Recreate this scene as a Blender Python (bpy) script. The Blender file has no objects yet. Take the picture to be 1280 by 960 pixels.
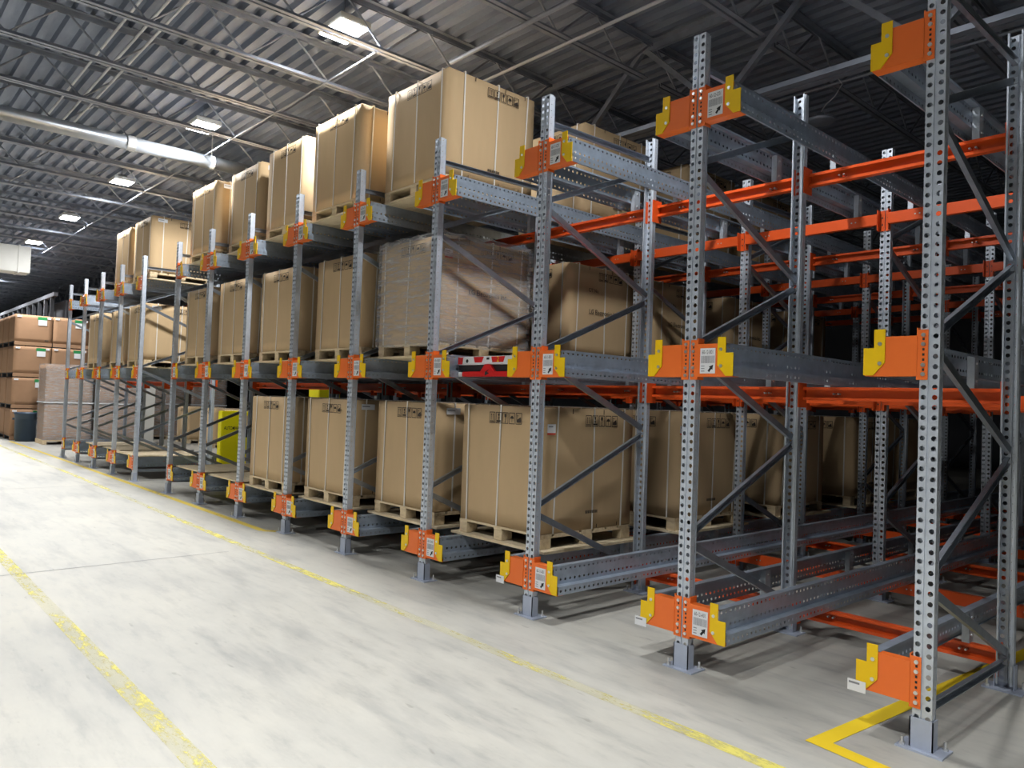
import bpy, math, random
from mathutils import Vector, Matrix
random.seed(7)
SC = bpy.context.scene
COL = SC.collection

# ------------------------------------------------------------------ materials
def newmat(name):
    m = bpy.data.materials.new(name); m.use_nodes = True
    nt = m.node_tree
    return m, nt, nt.nodes['Principled BSDF']
def lk(nt, a, b): nt.links.new(a, b)
def noise(nt, scale, detail=4, rough=.6, vec=None, coord='Object', mscale=None):
    tc = nt.nodes.new('ShaderNodeTexCoord'); n = nt.nodes.new('ShaderNodeTexNoise')
    n.inputs['Scale'].default_value = scale; n.inputs['Detail'].default_value = detail; n.inputs['Roughness'].default_value = rough
    out = tc.outputs[coord]
    if mscale:
        mp = nt.nodes.new('ShaderNodeMapping'); mp.inputs['Scale'].default_value = mscale
        lk(nt, out, mp.inputs['Vector']); out = mp.outputs['Vector']
    lk(nt, out, n.inputs['Vector'])
    return n
def ramp(nt, src, stops):
    r = nt.nodes.new('ShaderNodeValToRGB')
    els = r.color_ramp.elements
    while len(els) < len(stops): els.new(.5)
    for e, (p, c) in zip(els, stops):
        e.position = p; e.color = (*c, 1) if len(c) == 3 else c
    lk(nt, src, r.inputs['Fac'])
    return r
def simple(name, col, rough=.5, metal=0., var=0., vscale=6., bump=0., bscale=60., spec=None, mscale=None):
    m, nt, b = newmat(name)
    b.inputs['Roughness'].default_value = rough; b.inputs['Metallic'].default_value = metal
    if spec is not None: b.inputs['Specular IOR Level'].default_value = spec
    if var:
        n = noise(nt, vscale, mscale=mscale)
        lo = tuple(max(0, c * (1 - var)) for c in col); hi = tuple(min(1, c * (1 + var)) for c in col)
        r = ramp(nt, n.outputs['Fac'], [(.3, lo), (.7, hi)])
        lk(nt, r.outputs['Color'], b.inputs['Base Color'])
    else:
        b.inputs['Base Color'].default_value = (*col, 1)
    if bump:
        n2 = noise(nt, bscale)
        bp = nt.nodes.new('ShaderNodeBump'); bp.inputs['Strength'].default_value = bump; bp.inputs['Distance'].default_value = .01
        lk(nt, n2.outputs['Fac'], bp.inputs['Height']); lk(nt, bp.outputs['Normal'], b.inputs['Normal'])
    return m

M = {}
M['galv'] = simple('galvanised_steel', (.64, .69, .76), .40, .45, .10, 14)
M['rail'] = simple('galvanised_sheet', (.44, .51, .60), .34, .52, .14, 9)
M['brace'] = simple('galvanised_brace', (.37, .41, .46), .34, .75, .12, 12)
M['bolt'] = simple('zinc_bolt', (.8, .8, .78), .3, .8)
M['orange'] = simple('orange_powder_coat', (1.0, .19, .028), .42, 0, .05, 4)
M['redbeam'] = simple('orange_beam_paint', (.92, .115, .018), .36, 0, .06, 4)
M['yellow'] = simple('yellow_guide_paint', (1.0, .62, .0), .45, 0, .04, 5)
M['white'] = simple('white_label_paper', (.85, .85, .86), .6)
M['ink'] = simple('black_ink', (.02, .02, .022), .7)
M['greyink'] = simple('grey_print', (.28, .28, .30), .7)
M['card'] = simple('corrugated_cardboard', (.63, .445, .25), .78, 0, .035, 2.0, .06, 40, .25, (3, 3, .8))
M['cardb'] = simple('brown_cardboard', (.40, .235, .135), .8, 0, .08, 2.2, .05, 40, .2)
M['cardink'] = simple('carton_print', (.045, .033, .025), .8)
M['strap'] = simple('plastic_strap', (.88, .83, .74), .4)
M['green'] = simple('green_sticker', (.02, .28, .08), .55)
M['redlab'] = simple('red_sticker', (.75, .10, .06), .5)
M['red'] = simple('red_shuttle_paint', (.75, .02, .02), .32)
M['black'] = simple('black_rubber', (.015, .016, .018), .5)
M['bin'] = simple('blue_grey_plastic', (.035, .062, .10), .45, 0, .06, 5)
M['yellowm'] = simple('yellow_machine_paint', (1.0, .87, .01), .4, 0, .03, 4)
M['joist'] = simple('painted_joist_steel', (.33, .36, .42), .42, .35, .2, 3)
M['pipe'] = simple('white_painted_pipe', (.70, .71, .72), .4, .2)
M['duct'] = simple('silver_duct', (.55, .60, .66), .33, .6, .08, 4)
M['unit'] = simple('cream_sheet_metal', (.74, .72, .66), .5, 0, .04, 2)
M['wall'] = simple('wall_paint', (.12, .125, .14), .85, 0, .06, .6)
M['dark'] = simple('dark_steel', (.055, .058, .065), .55, .3, .2, 4)
M['foot'] = simple('blue_grey_foot_paint', (.50, .55, .66), .45, .2, .06, 10)

def wood(name, c1, c2, ms):
    m, nt, b = newmat(name)
    n = noise(nt, 3.0, 8, .65, mscale=ms)
    r = ramp(nt, n.outputs['Fac'], [(.25, c2), (.55, c1), (.8, tuple(min(1, c * 1.12) for c in c1))])
    lk(nt, r.outputs['Color'], b.inputs['Base Color']); b.inputs['Roughness'].default_value = .7
    b.inputs['Specular IOR Level'].default_value = .25
    return m
M['ply'] = wood('plywood', (.86, .71, .48), (.70, .53, .31), (1.2, 7, 7))
M['wood'] = wood('pallet_pine', (.82, .655, .42), (.60, .43, .24), (1.5, 9, 9))

def deckmat():
    m, nt, b = newmat('galvanised_roof_deck')
    n = noise(nt, 1.1, 6, .7, mscale=(.35, 2.0, 1))
    r = ramp(nt, n.outputs['Fac'], [(.3, (.20, .235, .31)), (.7, (.36, .405, .50))])
    lk(nt, r.outputs['Color'], b.inputs['Base Color'])
    b.inputs['Metallic'].default_value = .35; b.inputs['Roughness'].default_value = .55
    return m
M['deck'] = deckmat()

def floormat():
    m, nt, b = newmat('worn_concrete_floor')
    n1 = noise(nt, .55, 8, .62, mscale=(1, 1.6, 1)); n2 = noise(nt, 5.0, 8, .7, mscale=(.6, 2.2, 1)); n3 = noise(nt, 1.7, 5, .6, mscale=(.5, 2.5, 1))
    r1 = ramp(nt, n1.outputs['Fac'], [(.30, (.42, .408, .37)), (.52, (.50, .48, .425)), (.72, (.565, .535, .46))])
    r2 = ramp(nt, n2.outputs['Fac'], [(.30, (.70, .71, .73)), (.47, (.93, .93, .93)), (.62, (1, 1, 1))])
    r3 = ramp(nt, n3.outputs['Fac'], [(.33, (.76, .77, .80)), (.50, (1, 1, 1))])
    mx = nt.nodes.new('ShaderNodeMix'); mx.data_type = 'RGBA'; mx.blend_type = 'MULTIPLY'; mx.inputs['Factor'].default_value = .75
    lk(nt, r1.outputs['Color'], mx.inputs['A']); lk(nt, r2.outputs['Color'], mx.inputs['B'])
    m2 = nt.nodes.new('ShaderNodeMix'); m2.data_type = 'RGBA'; m2.blend_type = 'MULTIPLY'; m2.inputs['Factor'].default_value = .8
    lk(nt, mx.outputs['Result'], m2.inputs['A']); lk(nt, r3.outputs['Color'], m2.inputs['B'])
    # small dark scuffs
    n4 = noise(nt, 9, 2, .5, mscale=(.5, 1.6, 1)); r4 = ramp(nt, n4.outputs['Fac'], [(.70, (1, 1, 1)), (.76, (.62, .61, .60))])
    m3 = nt.nodes.new('ShaderNodeMix'); m3.data_type = 'RGBA'; m3.blend_type = 'MULTIPLY'; m3.inputs['Factor'].default_value = .6
    lk(nt, m2.outputs['Result'], m3.inputs['A']); lk(nt, r4.outputs['Color'], m3.inputs['B'])
    lk(nt, m3.outputs['Result'], b.inputs['Base Color'])
    rr = ramp(nt, n2.outputs['Fac'], [(.3, (.40,) * 3), (.7, (.58,) * 3)])
    lk(nt, rr.outputs['Color'], b.inputs['Roughness'])
    b.inputs['Specular IOR Level'].default_value = .35
    bp = nt.nodes.new('ShaderNodeBump'); bp.inputs['Strength'].default_value = .08; bp.inputs['Distance'].default_value = .01
    lk(nt, n2.outputs['Fac'], bp.inputs['Height']); lk(nt, bp.outputs['Normal'], b.inputs['Normal'])
    return m
M['floor'] = floormat()

def tapemat(name, col, wear):
    m, nt, b = newmat(name)
    b.inputs['Base Color'].default_value = (*col, 1); b.inputs['Roughness'].default_value = .6
    if wear:
        n = noise(nt, 11, 10, .78, mscale=(.45, 1.3, 1)); n2 = noise(nt, .5, 3, .5)
        ad = nt.nodes.new('ShaderNodeMath'); ad.operation = 'ADD'
        ml = nt.nodes.new('ShaderNodeMath'); ml.operation = 'MULTIPLY'; ml.inputs[1].default_value = .7
        lk(nt, n2.outputs['Fac'], ml.inputs[0]); lk(nt, n.outputs['Fac'], ad.inputs[0]); lk(nt, ml.outputs[0], ad.inputs[1])
        r = ramp(nt, ad.outputs[0], [(wear, (.12,) * 3), (wear + .16, (.80,) * 3)])
        lk(nt, r.outputs['Color'], b.inputs['Alpha'])
    return m
M['lineworn'] = tapemat('worn_yellow_floor_paint', (.80, .70, .14), .80)
M['lineold'] = tapemat('very_worn_yellow_floor_paint', (.74, .64, .16), .86)
M['linefaded'] = tapemat('faded_yellow_floor_paint', (.80, .60, .08), .62)
M['line'] = tapemat('fresh_yellow_floor_tape', (.92, .64, .02), 0)

def wrapmat():
    m, nt, b = newmat('clear_stretch_wrap')
    out = nt.nodes['Material Output']
    b.inputs['Base Color'].default_value = (.96, .94, .94, 1); b.inputs['Roughness'].default_value = .14
    n = noise(nt, 3.0, 10, .75, mscale=(.8, .8, 9)); n2 = noise(nt, 5, 8, .7, mscale=(.8, .8, 5))
    bp = nt.nodes.new('ShaderNodeBump'); bp.inputs['Strength'].default_value = .8; bp.inputs['Distance'].default_value = .05
    lk(nt, n.outputs['Fac'], bp.inputs['Height']); lk(nt, bp.outputs['Normal'], b.inputs['Normal'])
    tr = nt.nodes.new('ShaderNodeBsdfTransparent'); mix = nt.nodes.new('ShaderNodeMixShader')
    r = ramp(nt, n2.outputs['Fac'], [(.34, (.18,) * 3), (.56, (.31,) * 3), (.72, (.60,) * 3)])
    lk(nt, r.outputs['Color'], mix.inputs['Fac']); lk(nt, tr.outputs[0], mix.inputs[1]); lk(nt, b.outputs[0], mix.inputs[2])
    lk(nt, mix.outputs[0], out.inputs['Surface'])
    return m
M['wrap'] = wrapmat()
def lampmat():
    m, nt, b = newmat('lit_lamp_diffuser')
    b.inputs['Base Color'].default_value = (1, 1, 1, 1)
    b.inputs['Emission Color'].default_value = (.95, .97, 1, 1); b.inputs['Emission Strength'].default_value = 26
    return m
M['lamp'] = lampmat()

# ------------------------------------------------------------------ mesh builder
class MB:
    def __init__(s): s.v = []; s.f = []; s.mi = []; s.mats = []; s.cur = 0
    def mat(s, key):
        if key not in s.mats: s.mats.append(key)
        s.cur = s.mats.index(key); return s
    def add(s, vs, fs):
        o = len(s.v); s.v += [tuple(v) for v in vs]
        for f in fs: s.f.append([o + i for i in f]); s.mi.append(s.cur)
        return s
    def box(s, x0, x1, y0, y1, z0, z1):
        vs = [(x, y, z) for z in (z0, z1) for y in (y0, y1) for x in (x0, x1)]
        return s.add(vs, [(0, 2, 3, 1), (4, 5, 7, 6), (0, 1, 5, 4), (2, 6, 7, 3), (0, 4, 6, 2), (1, 3, 7, 5)])
    def quad(s, a, b, c, d): return s.add([a, b, c, d], [(0, 1, 2, 3)])
    def extrude(s, poly, fn, t0, t1, caps=True):
        n = len(poly)
        vs = [fn(p, t0) for p in poly] + [fn(p, t1) for p in poly]
        fs = [(i, (i + 1) % n, n + (i + 1) % n, n + i) for i in range(n)]
        if caps: fs += [tuple(range(n))[::-1], tuple(range(n, 2 * n))]
        return s.add(vs, fs)
    def plate(s, poly, y0, y1):      # polygon in xz, thickness along y
        return s.extrude(poly, lambda p, t: (p[0], t, p[1]), y0, y1)
    def bar(s, a, b, poly, up=(0, 0, 1)):
        a = Vector(a); b = Vector(b); d = (b - a).normalized(); u = Vector(up)
        if abs(d.dot(u)) > .98: u = Vector((1, 0, 0))
        r = d.cross(u).normalized(); u = r.cross(d)
        return s.extrude(poly, lambda p, t: tuple((a if t == 0 else b) + r * p[0] + u * p[1]), 0, 1)
    def tube(s, a, b, r, n=8):
        return s.bar(a, b, [(r * math.cos(2 * math.pi * i / n), r * math.sin(2 * math.pi * i / n)) for i in range(n)])
    def lathe(s, prof, n=24, c=(0, 0, 0)):
        k = len(prof); vs = []
        for i in range(n):
            a = 2 * math.pi * i / n
            for r, z in prof: vs.append((c[0] + r * math.cos(a), c[1] + r * math.sin(a), c[2] + z))
        fs = [(i * k + j, ((i + 1) % n) * k + j, ((i + 1) % n) * k + j + 1, i * k + j + 1) for i in range(n) for j in range(k - 1)]
        return s.add(vs, fs)
    def perf(s, fn, u0, u1, cols, v0, v1, pitch, r, cw):
        """perforated sheet: real round holes; fn maps (u,v) to 3D; cols = hole column centres, cw = cell width"""
        edges = [u0]
        for c in cols:
            edges += [c - cw / 2, c + cw / 2]
        edges.append(u1)
        n = max(1, int(round((v1 - v0) / pitch))); h = (v1 - v0) / n
        for k in range(0, len(edges), 2):       # plain strips
            a, b = edges[k], edges[k + 1]
            if b - a > 1e-5: s.quad(fn(a, v0), fn(b, v0), fn(b, v1), fn(a, v1))
        for c in cols:
            a, b = c - cw / 2, c + cw / 2
            for j in range(n):
                va = v0 + j * h; vb = va + h; vm = (va + vb) / 2
                out = [(a, va), (c, va), (b, va), (b, vm), (b, vb), (c, vb), (a, vb), (a, vm)]
                inn = [(c + r * math.cos(t), vm + r * math.sin(t)) for t in [math.radians(225 + 45 * i) for i in range(8)]]
                s.add([fn(*p) for p in out] + [fn(*p) for p in inn], [(i, (i + 1) % 8, 8 + (i + 1) % 8, 8 + i) for i in range(8)])
        return s
    def mesh(s, name, smooth=False):
        me = bpy.data.meshes.new(name); me.from_pydata(s.v, [], s.f)
        for k in (s.mats or ['galv']): me.materials.append(M[k])
        for p, i in zip(me.polygons, s.mi): p.material_index = i; p.use_smooth = smooth
        me.update(); return me

def ob(name, me, parent=None, loc=(0, 0, 0), rz=0):
    o = bpy.data.objects.new(name, me); COL.objects.link(o)
    o.location = loc; o.rotation_euler = (0, 0, rz)
    if parent: o.parent = parent
    return o
def tag(o, label, cat=None, group=None, kind=None):
    o['label'] = label
    if cat: o['category'] = cat
    if group: o['group'] = group
    if kind: o['kind'] = kind
    return o
def thing(name, label, cat, loc=(0, 0, 0), rz=0, group=None):
    o = bpy.data.objects.new(name, None); COL.objects.link(o); o.empty_display_size = .1
    o.location = loc; o.rotation_euler = (0, 0, rz)
    return tag(o, label, cat, group)
def copy_tree(o, parent=None):
    c = o.copy(); COL.objects.link(c); c.parent = parent
    for ch in list(o.children): copy_tree(ch, c)
    return c
def bevelled(me, w=.006, seg=2):
    import bmesh
    bm = bmesh.new(); bm.from_mesh(me)
    bmesh.ops.bevel(bm, geom=bm.edges[:], offset=w, segments=seg, affect='EDGES')
    bm.to_mesh(me); bm.free(); return me
_tx = {}
def text_polys(body, size, sx=1.0):
    key = (body, size, sx)
    bold = .0 if size < .04 else .010
    if key not in _tx:
        cu = bpy.data.curves.new('lettering', 'FONT'); cu.body = body; cu.size = size; cu.align_x = 'CENTER'; cu.align_y = 'CENTER'
        cu.resolution_u = 2; cu.offset = size * bold
        o = bpy.data.objects.new('lettering', cu); COL.objects.link(o)
        bpy.context.view_layer.update()
        me = o.evaluated_get(bpy.context.evaluated_depsgraph_get()).to_mesh()
        _tx[key] = ([(v.co.x * sx, v.co.y) for v in me.vertices], [tuple(p.vertices) for p in me.polygons])
        o.evaluated_get(bpy.context.evaluated_depsgraph_get()).to_mesh_clear()
        bpy.data.objects.remove(o); bpy.data.curves.remove(cu)
    return _tx[key]
def put_text(mb, body, size, fn, sx=1.0):
    vs, fs = text_polys(body, size, sx)
    mb.add([fn(u, v) for u, v in vs], fs)

# ------------------------------------------------------------------ layout numbers (metres)
S = 1.36; GAP = 1.2995
ZL = [.3097, 1.8719, 3.4314]; PITCH = .0487
def ux(i): return -S * i if i <= 8 else -S * (8 + GAP + i - 9)
ORD = ['first', 'second', 'third', 'fourth', 'fifth', 'sixth', 'seventh', 'eighth', 'ninth', 'tenth', 'eleventh', 'twelfth', 'thirteenth', 'fourteenth',
       'fifteenth', 'sixteenth', 'seventeenth', 'eighteenth', 'nineteenth', 'twentieth', 'twenty-first', 'twenty-second', 'twenty-third', 'twenty-fourth',
       'twenty-fifth', 'twenty-sixth', 'twenty-seventh', 'twenty-eighth', 'twenty-ninth', 'thirtieth', 'thirty-first', 'thirty-second', 'thirty-third',
       'thirty-fourth', 'thirty-fifth', 'thirty-sixth', 'thirty-seventh', 'thirty-eighth', 'thirty-ninth', 'fortieth', 'forty-first', 'forty-second', 'forty-third', 'forty-fourth', 'forty-fifth', 'forty-sixth', 'forty-seventh', 'forty-eighth']
LEV = ['floor level', 'middle level', 'top level']
LANES = list(range(0, 8)) + list(range(9, 13))
def lane_x(n): return (ux(n) + ux(n + 1)) / 2
def bay(n): return (ORD[n] + ' bay from near end') if n < 8 else (ORD[n - 9] + ' bay past the gap')
ROWP = 2.83; FD = 1.32

# ------------------------------------------------------------------ structure: room
def struct(name, me, label, loc=(0, 0, 0)):
    return tag(ob(name, me, None, loc), label, None, None, 'structure')
X0, X1, Y0, Y1, HT = -75, 11, -17, 24, 6.02
fl = MB().mat('floor').quad((X0, Y0, 0), (X1, Y0, 0), (X1, Y1, 0), (X0, Y1, 0)); struct('floor', fl.mesh('floor'), 'pale worn concrete warehouse floor')
# corrugated deck: flutes along X
dk = MB().mat('deck'); P = .2; prof = []
y = Y0
while y < Y1:
    prof += [(y, HT - .07), (y + .085, HT - .07), (y + .105, HT), (y + .18, HT)]
    y += P
for (a, za), (b, zb) in zip(prof[:-1], prof[1:]):
    dk.quad((X0, a, za), (X1, a, za), (X1, b, zb), (X0, b, zb))
struct('ceiling', dk.mesh('ceiling'), 'corrugated grey metal roof deck')
w = MB().mat('wall').box(X0, X1, Y1, Y1 + .2, 0, HT + .1); struct('wall_back', w.mesh('wall_back'), 'dark wall behind the rack')
w = MB().mat('wall').box(X0, X1, Y0 - .2, Y0, 0, HT + .1); struct('wall_front', w.mesh('wall_front'), 'grey wall behind the camera aisle')
w = MB().mat('wall').box(X0 - .2, X0, Y0, Y1, 0, HT + .1); struct('wall_left', w.mesh('wall_left'), 'far end wall of the warehouse')
w = MB().mat('wall').box(X1, X1 + .2, Y0, Y1, 0, HT + .1); struct('wall_right', w.mesh('wall_right'), 'near end wall of the warehouse')

def strip(name, pts, wd, mat, label):
    mb = MB().mat(mat); z = .0015
    for a, b in zip(pts[:-1], pts[1:]):
        a = Vector((*a, z)); b = Vector((*b, z)); d = (b - a).normalized(); r = Vector((-d.y, d.x, 0)) * wd / 2
        mb.quad(a - r, b - r, b + r, a + r)
    return struct(name, mb.mesh(name), label)
strip('floor_marking', [(-60, -2.68), (4, -2.68)], .10, 'lineworn', 'worn yellow line down the middle of the aisle')
strip('floor_marking', [(-60, -.60), (-14, -.60), (-9, -.66), (4, -.76)], .085, 'lineworn', 'worn yellow line in front of the rack')
strip('floor_marking', [(-24, -.11), (-18.2, -.11), (-7.05, -.13), (-6.85, .05)], .09, 'linefaded', 'faded yellow line along the rack feet')
M['joint'] = simple('floor_joint_filler', (.26, .26, .26), .8)
strip('floor_joint', [(-6.0, -9), (-6.1, -.9)], .012, 'joint', 'thin dark saw joint across the aisle floor')
strip('floor_joint', [(-12.2, -9), (-12.3, 1.5)], .012, 'joint', 'thin dark saw joint across the far aisle floor')
tp = MB().mat('line')
tp.quad((-.40, -.345, .002), (-.30, -.27, .002), (.06, 3.6, .002), (-.045, 3.6, .002))
tp.quad((-.40, -.345, .0024), (1.6, -.60, .0024), (1.6, -.515, .0024), (-.31, -.265, .0024))
struct('floor_marking', tp.mesh('floor_marking'), 'bright yellow corner tape under the end upright')

# ------------------------------------------------------------------ roof steel
GY = 3.2          # girder line
def angle_pair(mb, a, b, w=.05, t=.007, up=1):
    # two back to back angles with a small gap, running a -> b
    for sgn in (-1, 1):
        mb.bar(a, b, [(sgn * .012, 0), (sgn * (.012 + w), 0), (sgn * (.012 + w), up * t), (sgn * (.012 + t), up * t), (sgn * (.012 + t), up * w), (sgn * .012, up * w)])
def joist(x, y0, y1, zb, zt, mk, label):
    t = thing('roof_joist', label, 'roof joist', (x, y0, zb), 0, 'open web roof joists')
    L = y1 - y0; H = zt - zb
    mb = MB().mat(mk); angle_pair(mb, (0, .15, 0), (0, L - .15, 0)); ob('bottom_chord', mb.mesh('bottom_chord'), t)
    mb = MB().mat('joist'); angle_pair(mb, (0, 0, H), (0, L, H), .06, up=-1); ob('top_chord', mb.mesh('top_chord'), t)
    mb = MB().mat('joist'); n = int(L / 1.05); st = L / n
    for k in range(n):
        ya = k * st
        mb.tube((0, ya + .03, H - .02), (0, ya + st / 2, .02), .013, 6); mb.tube((0, ya + st / 2, .02), (0, ya + st - .03, H - .02), .013, 6)
    ob('web', mb.mesh('web'), t)
JX = [1.75, .25, -1.25, -2.75, -4.25, -5.94, -7.2, -8.61, -10.08, -11.55, -13.0]
while JX[-1] > -58: JX.append(JX[-1] - 1.5)
for i, x in enumerate(JX):
    joist(x, Y0, GY, 5.45, HT - .075, 'joist', 'open web roof joist over the aisle, %s counting from the near end wall' % ORD[i])
for i, x in enumerate(JX[:28]):
    joist(x, GY, 17.2, 5.45, HT - .075, 'joist', 'dark open web roof joist behind the girder, %s from the near end wall' % ORD[i])
# deep joist girder along X
def girder(y, mk, label):
    t = thing('roof_girder', label, 'roof girder', (X0 + .5, y, 4.87), 0, None)
    L = X1 - X0 - 1; H = 5.93 - 4.87
    mb = MB().mat(mk); angle_pair(mb, (0, 0, 0), (L, 0, 0), .09, .01); ob('bottom_chord', mb.mesh('bottom_chord'), t)
    mb = MB().mat(mk); angle_pair(mb, (0, 0, H), (L, 0, H), .09, .01, -1); ob('top_chord', mb.mesh('top_chord'), t)
    mb = MB().mat(mk); n = int(L / 2.1); st = L / n; sq = [(-.03, -.03), (.03, -.03), (.03, .03), (-.03, .03)]
    for k in range(n):
        xa = k * st
        mb.bar((xa, 0, H - .03), (xa + st / 2, 0, .03), sq); mb.bar((xa + st / 2, 0, .03), (xa + st, 0, H - .03), sq)
    ob('web', mb.mesh('web'), t)
girder(GY, 'joist', 'dark steel roof girder running above the rack')
def xrod(name, y, z, xa, xb, r, mk, label, cat):
    mb = MB().mat(mk).tube((xa, 0, 0), (xb, 0, 0), r, 8); o = ob(name, mb.mesh(name), None, (0, y, z)); return tag(o, label, cat)
xrod('bridging_bar', .45, 5.44, -24, -5.95, .010, 'joist', 'thin pale bridging bar over the rack front edge', 'bridging bar')
xrod('sprinkler_pipe', 1.74, 5.42, -8.6, 1.7, .018, 'pipe', 'slim white pipe hanging above the top cartons', 'pipe')
xrod('sprinkler_pipe', 1.15, 5.41, -5.5, -2.75, .026, 'joist', 'thicker short grey pipe above the tall top carton', 'pipe')
xrod('sprinkler_pipe', 4.6, 5.42, -20, 4, .018, 'joist', 'slim pipe behind the roof girder', 'pipe')
xrod('bridging_bar', -2.9, 5.44, -40, -7.2, .009, 'joist', 'thin pale bridging bar over the open aisle', 'bridging bar')
k = 0
for (xa, xb) in ((-13.0, -11.55), (-11.55, -10.08), (-10.08, -8.61), (-8.61, -7.2), (-7.2, -5.94)):
    for yy in (-1.25, -1.40, -1.62):
        xrod('bridging_bar', yy, 5.76, xa, xb, .016, 'pipe', 'short grey bar tying two aisle roof joists, %s from the tall carton' % ORD[k], 'bridging bar'); k += 1
# round silver duct along Y
t = thing('round_duct', 'long round silver duct hung between the joists', 'duct', (-11.3, Y0, 5.38))
mb = MB().mat('duct'); pr = [(.105 * math.cos(2 * math.pi * i / 16), .105 * math.sin(2 * math.pi * i / 16)) for i in range(16)]
mb.bar((0, 0, 0), (0, 18.4, 0), pr); ob('duct_tube', mb.mesh('duct_tube', True), t)
mb = MB().mat('pipe').bar((0, 16.3, 0), (0, 16.42, 0), [(a * 1.12, b * 1.12) for a, b in pr]); ob('coupling', mb.mesh('coupling'), t)
mb = MB().mat('pipe').tube((0, 17.6, .1), (0, 17.6, .56), .008).bar((0, 17.57, 0), (0, 17.63, 0), [(a * 1.1, b * 1.1) for a, b in pr]); ob('hanger', mb.mesh('hanger'), t)
# white air unit
t = thing('air_unit', 'cream rectangular air unit hung from the roof beyond the far block', 'air unit', (-21.9, -2.5, 4.5))
ob('casing', bevelled(MB().mat('unit').box(-.3, .3, -2.2, 2.28, 0, .68).mesh('casing'), .01), t)
ob('end_collar', MB().mat('unit').box(-.32, .32, 2.0, 2.04, -.02, .70).mesh('end_collar'), t)
ob('hanger_rod', MB().mat('joist').tube((0, 1.9, .68), (0, 1.9, 1.45), .012).mesh('hanger_rod'), t)
ob('hanger_rod', MB().mat('joist').tube((0, -1.9, .68), (0, -1.9, 1.45), .012).mesh('hanger_rod'), t)

PW = 165
# lamps -------------------------------------------------------------------
hous = MB().mat('unit').box(-.27, .27, -.19, .19, .0, .07).box(-.1, .1, -.07, .07, .07, .14).mesh('lamp_housing'); bevelled(hous, .008)
diff = MB().mat('lamp').box(-.24, .24, -.165, .165, -.012, -.001).mesh('lamp_diffuser')
rod = MB().mat('joist').tube((0, 0, .13), (0, 0, .36), .006).mesh('suspension')
def lamp(x, y, label, power=PW, z=5.66, spread=165):
    t = thing('high_bay_lamp', label, 'ceiling lamp', (x, y, z), 0, 'lit high bay lamps')
    ob('lamp_housing', hous, t); ob('lamp_diffuser', diff, t); ob('suspension', rod, t)
    ld = bpy.data.lights.new('lamp_light', 'AREA'); ld.shape = 'RECTANGLE'; ld.size = .46; ld.size_y = .32; ld.energy = power
    ld.color = (.96, .98, 1.0); ld.spread = math.radians(spread)
    lo = bpy.data.objects.new('lamp_light', ld); COL.objects.link(lo); lo.parent = t; lo.location = (0, 0, -.03)
seen = ['lit lamp above the second top carton beyond the tall one', 'lit lamp above the silver duct end', 'lit lamp past the silver duct', 'lit lamp over the rack gap, smallest in its row']
for k, x in enumerate([-6.2, -10.52, -14.95, -19.35]): lamp(x, .17, 'bright rectangular lamp over the rack front, %s in its row from the camera' % ORD[k])
for k, x in enumerate([-1.9]): lamp(x, .17, 'lit lamp above the empty end bays beside the tall carton', 84)
for k, x in enumerate([-23.7, -28, -32.4, -36.7, -41]): lamp(x, .17, 'lit lamp past the far block, %s of the distant ones' % ORD[k])
for k, x in enumerate([4.2, .05, -4.15, -8.35, -12.6, -16.8, -21, -25.2, -30, -36, -43, -51]): lamp(x, -3.9, 'unseen lit lamp over the open aisle floor, %s from the near wall' % ORD[k], 135 if k < 2 else 58, 5.66, 112)  # nearest lamp added to brighten the end brackets, farthest ones to lighten the ceiling
for k, x in enumerate([.05, -8.35, -16.8, -25.2, -36, -48]): lamp(x, -9.0, 'unseen lit lamp deep in the hall opposite the rack, %s from the near wall' % ORD[k], 60, 5.66, 140)  # row out of view; its farthest lamps are added to lighten distant roof steel
# unlit round lamp
t = thing('round_lamp', 'unlit grey round lamp hanging on a cord behind the end bays', 'ceiling lamp', (-2.72, 4.34, 4.9))
ob('lamp_shade', MB().mat('joist').lathe([(0, .0), (.13, 0), (.165, .012), (.165, .03), (.12, .05), (.05, .06), (.04, .11), (0, .115)], 24).mesh('lamp_shade', True), t)
cu = MB().mat('pipe')
pts = [(0, 0, .11), (.05, .02, .2), (.14, .05, .28), (.2, .1, .42), (.12, .1, .55)]
for a, b in zip(pts[:-1], pts[1:]): cu.tube(a, b, .006, 6)
ob('cord', cu.mesh('cord'), t)

# ------------------------------------------------------------------ upright frames
TOP = 3.90
def post_mesh(flip):
    g = -1 if flip else 1
    mb = MB().mat('galv'); Z0, Z1 = .03, TOP
    # two perforated front panels with a recessed groove between
    for a, b in ((-.044, -.0065), (.0065, .044)):
        mb.perf(lambda u, v: (u, 0, v), a, b, [(a + b) / 2], Z0, Z1, PITCH, .0125, .032)
    mb.quad((-.0065, 0, Z0), (-.0045, g * .006, Z0), (-.0045, g * .006, Z1), (-.0065, 0, Z1))
    mb.quad((.0065, 0, Z0), (.0045, g * .006, Z0), (.0045, g * .006, Z1), (.0065, 0, Z1))
    mb.quad((-.0045, g * .006, Z0), (.0045, g * .006, Z0), (.0045, g * .006, Z1), (-.0045, g * .006, Z1))
    for sx in (-1, 1):
        mb.perf(lambda u, v: (sx * .044, g * u, v), 0, .040, [.022], Z0, Z1, PITCH, .0035, .012)
        path = [(.044, .040), (.031, .046), (.031, .062), (.040, .062)]
        for (xa, ya), (xb, yb) in zip(path[:-1], path[1:]):
            mb.quad((sx * xa, g * ya, Z0), (sx * xb, g * yb, Z0), (sx * xb, g * yb, Z1), (sx * xa, g * ya, Z1))
    return mb.mesh('upright_post')
POSTF, POSTR = post_mesh(False), post_mesh(True)
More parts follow.
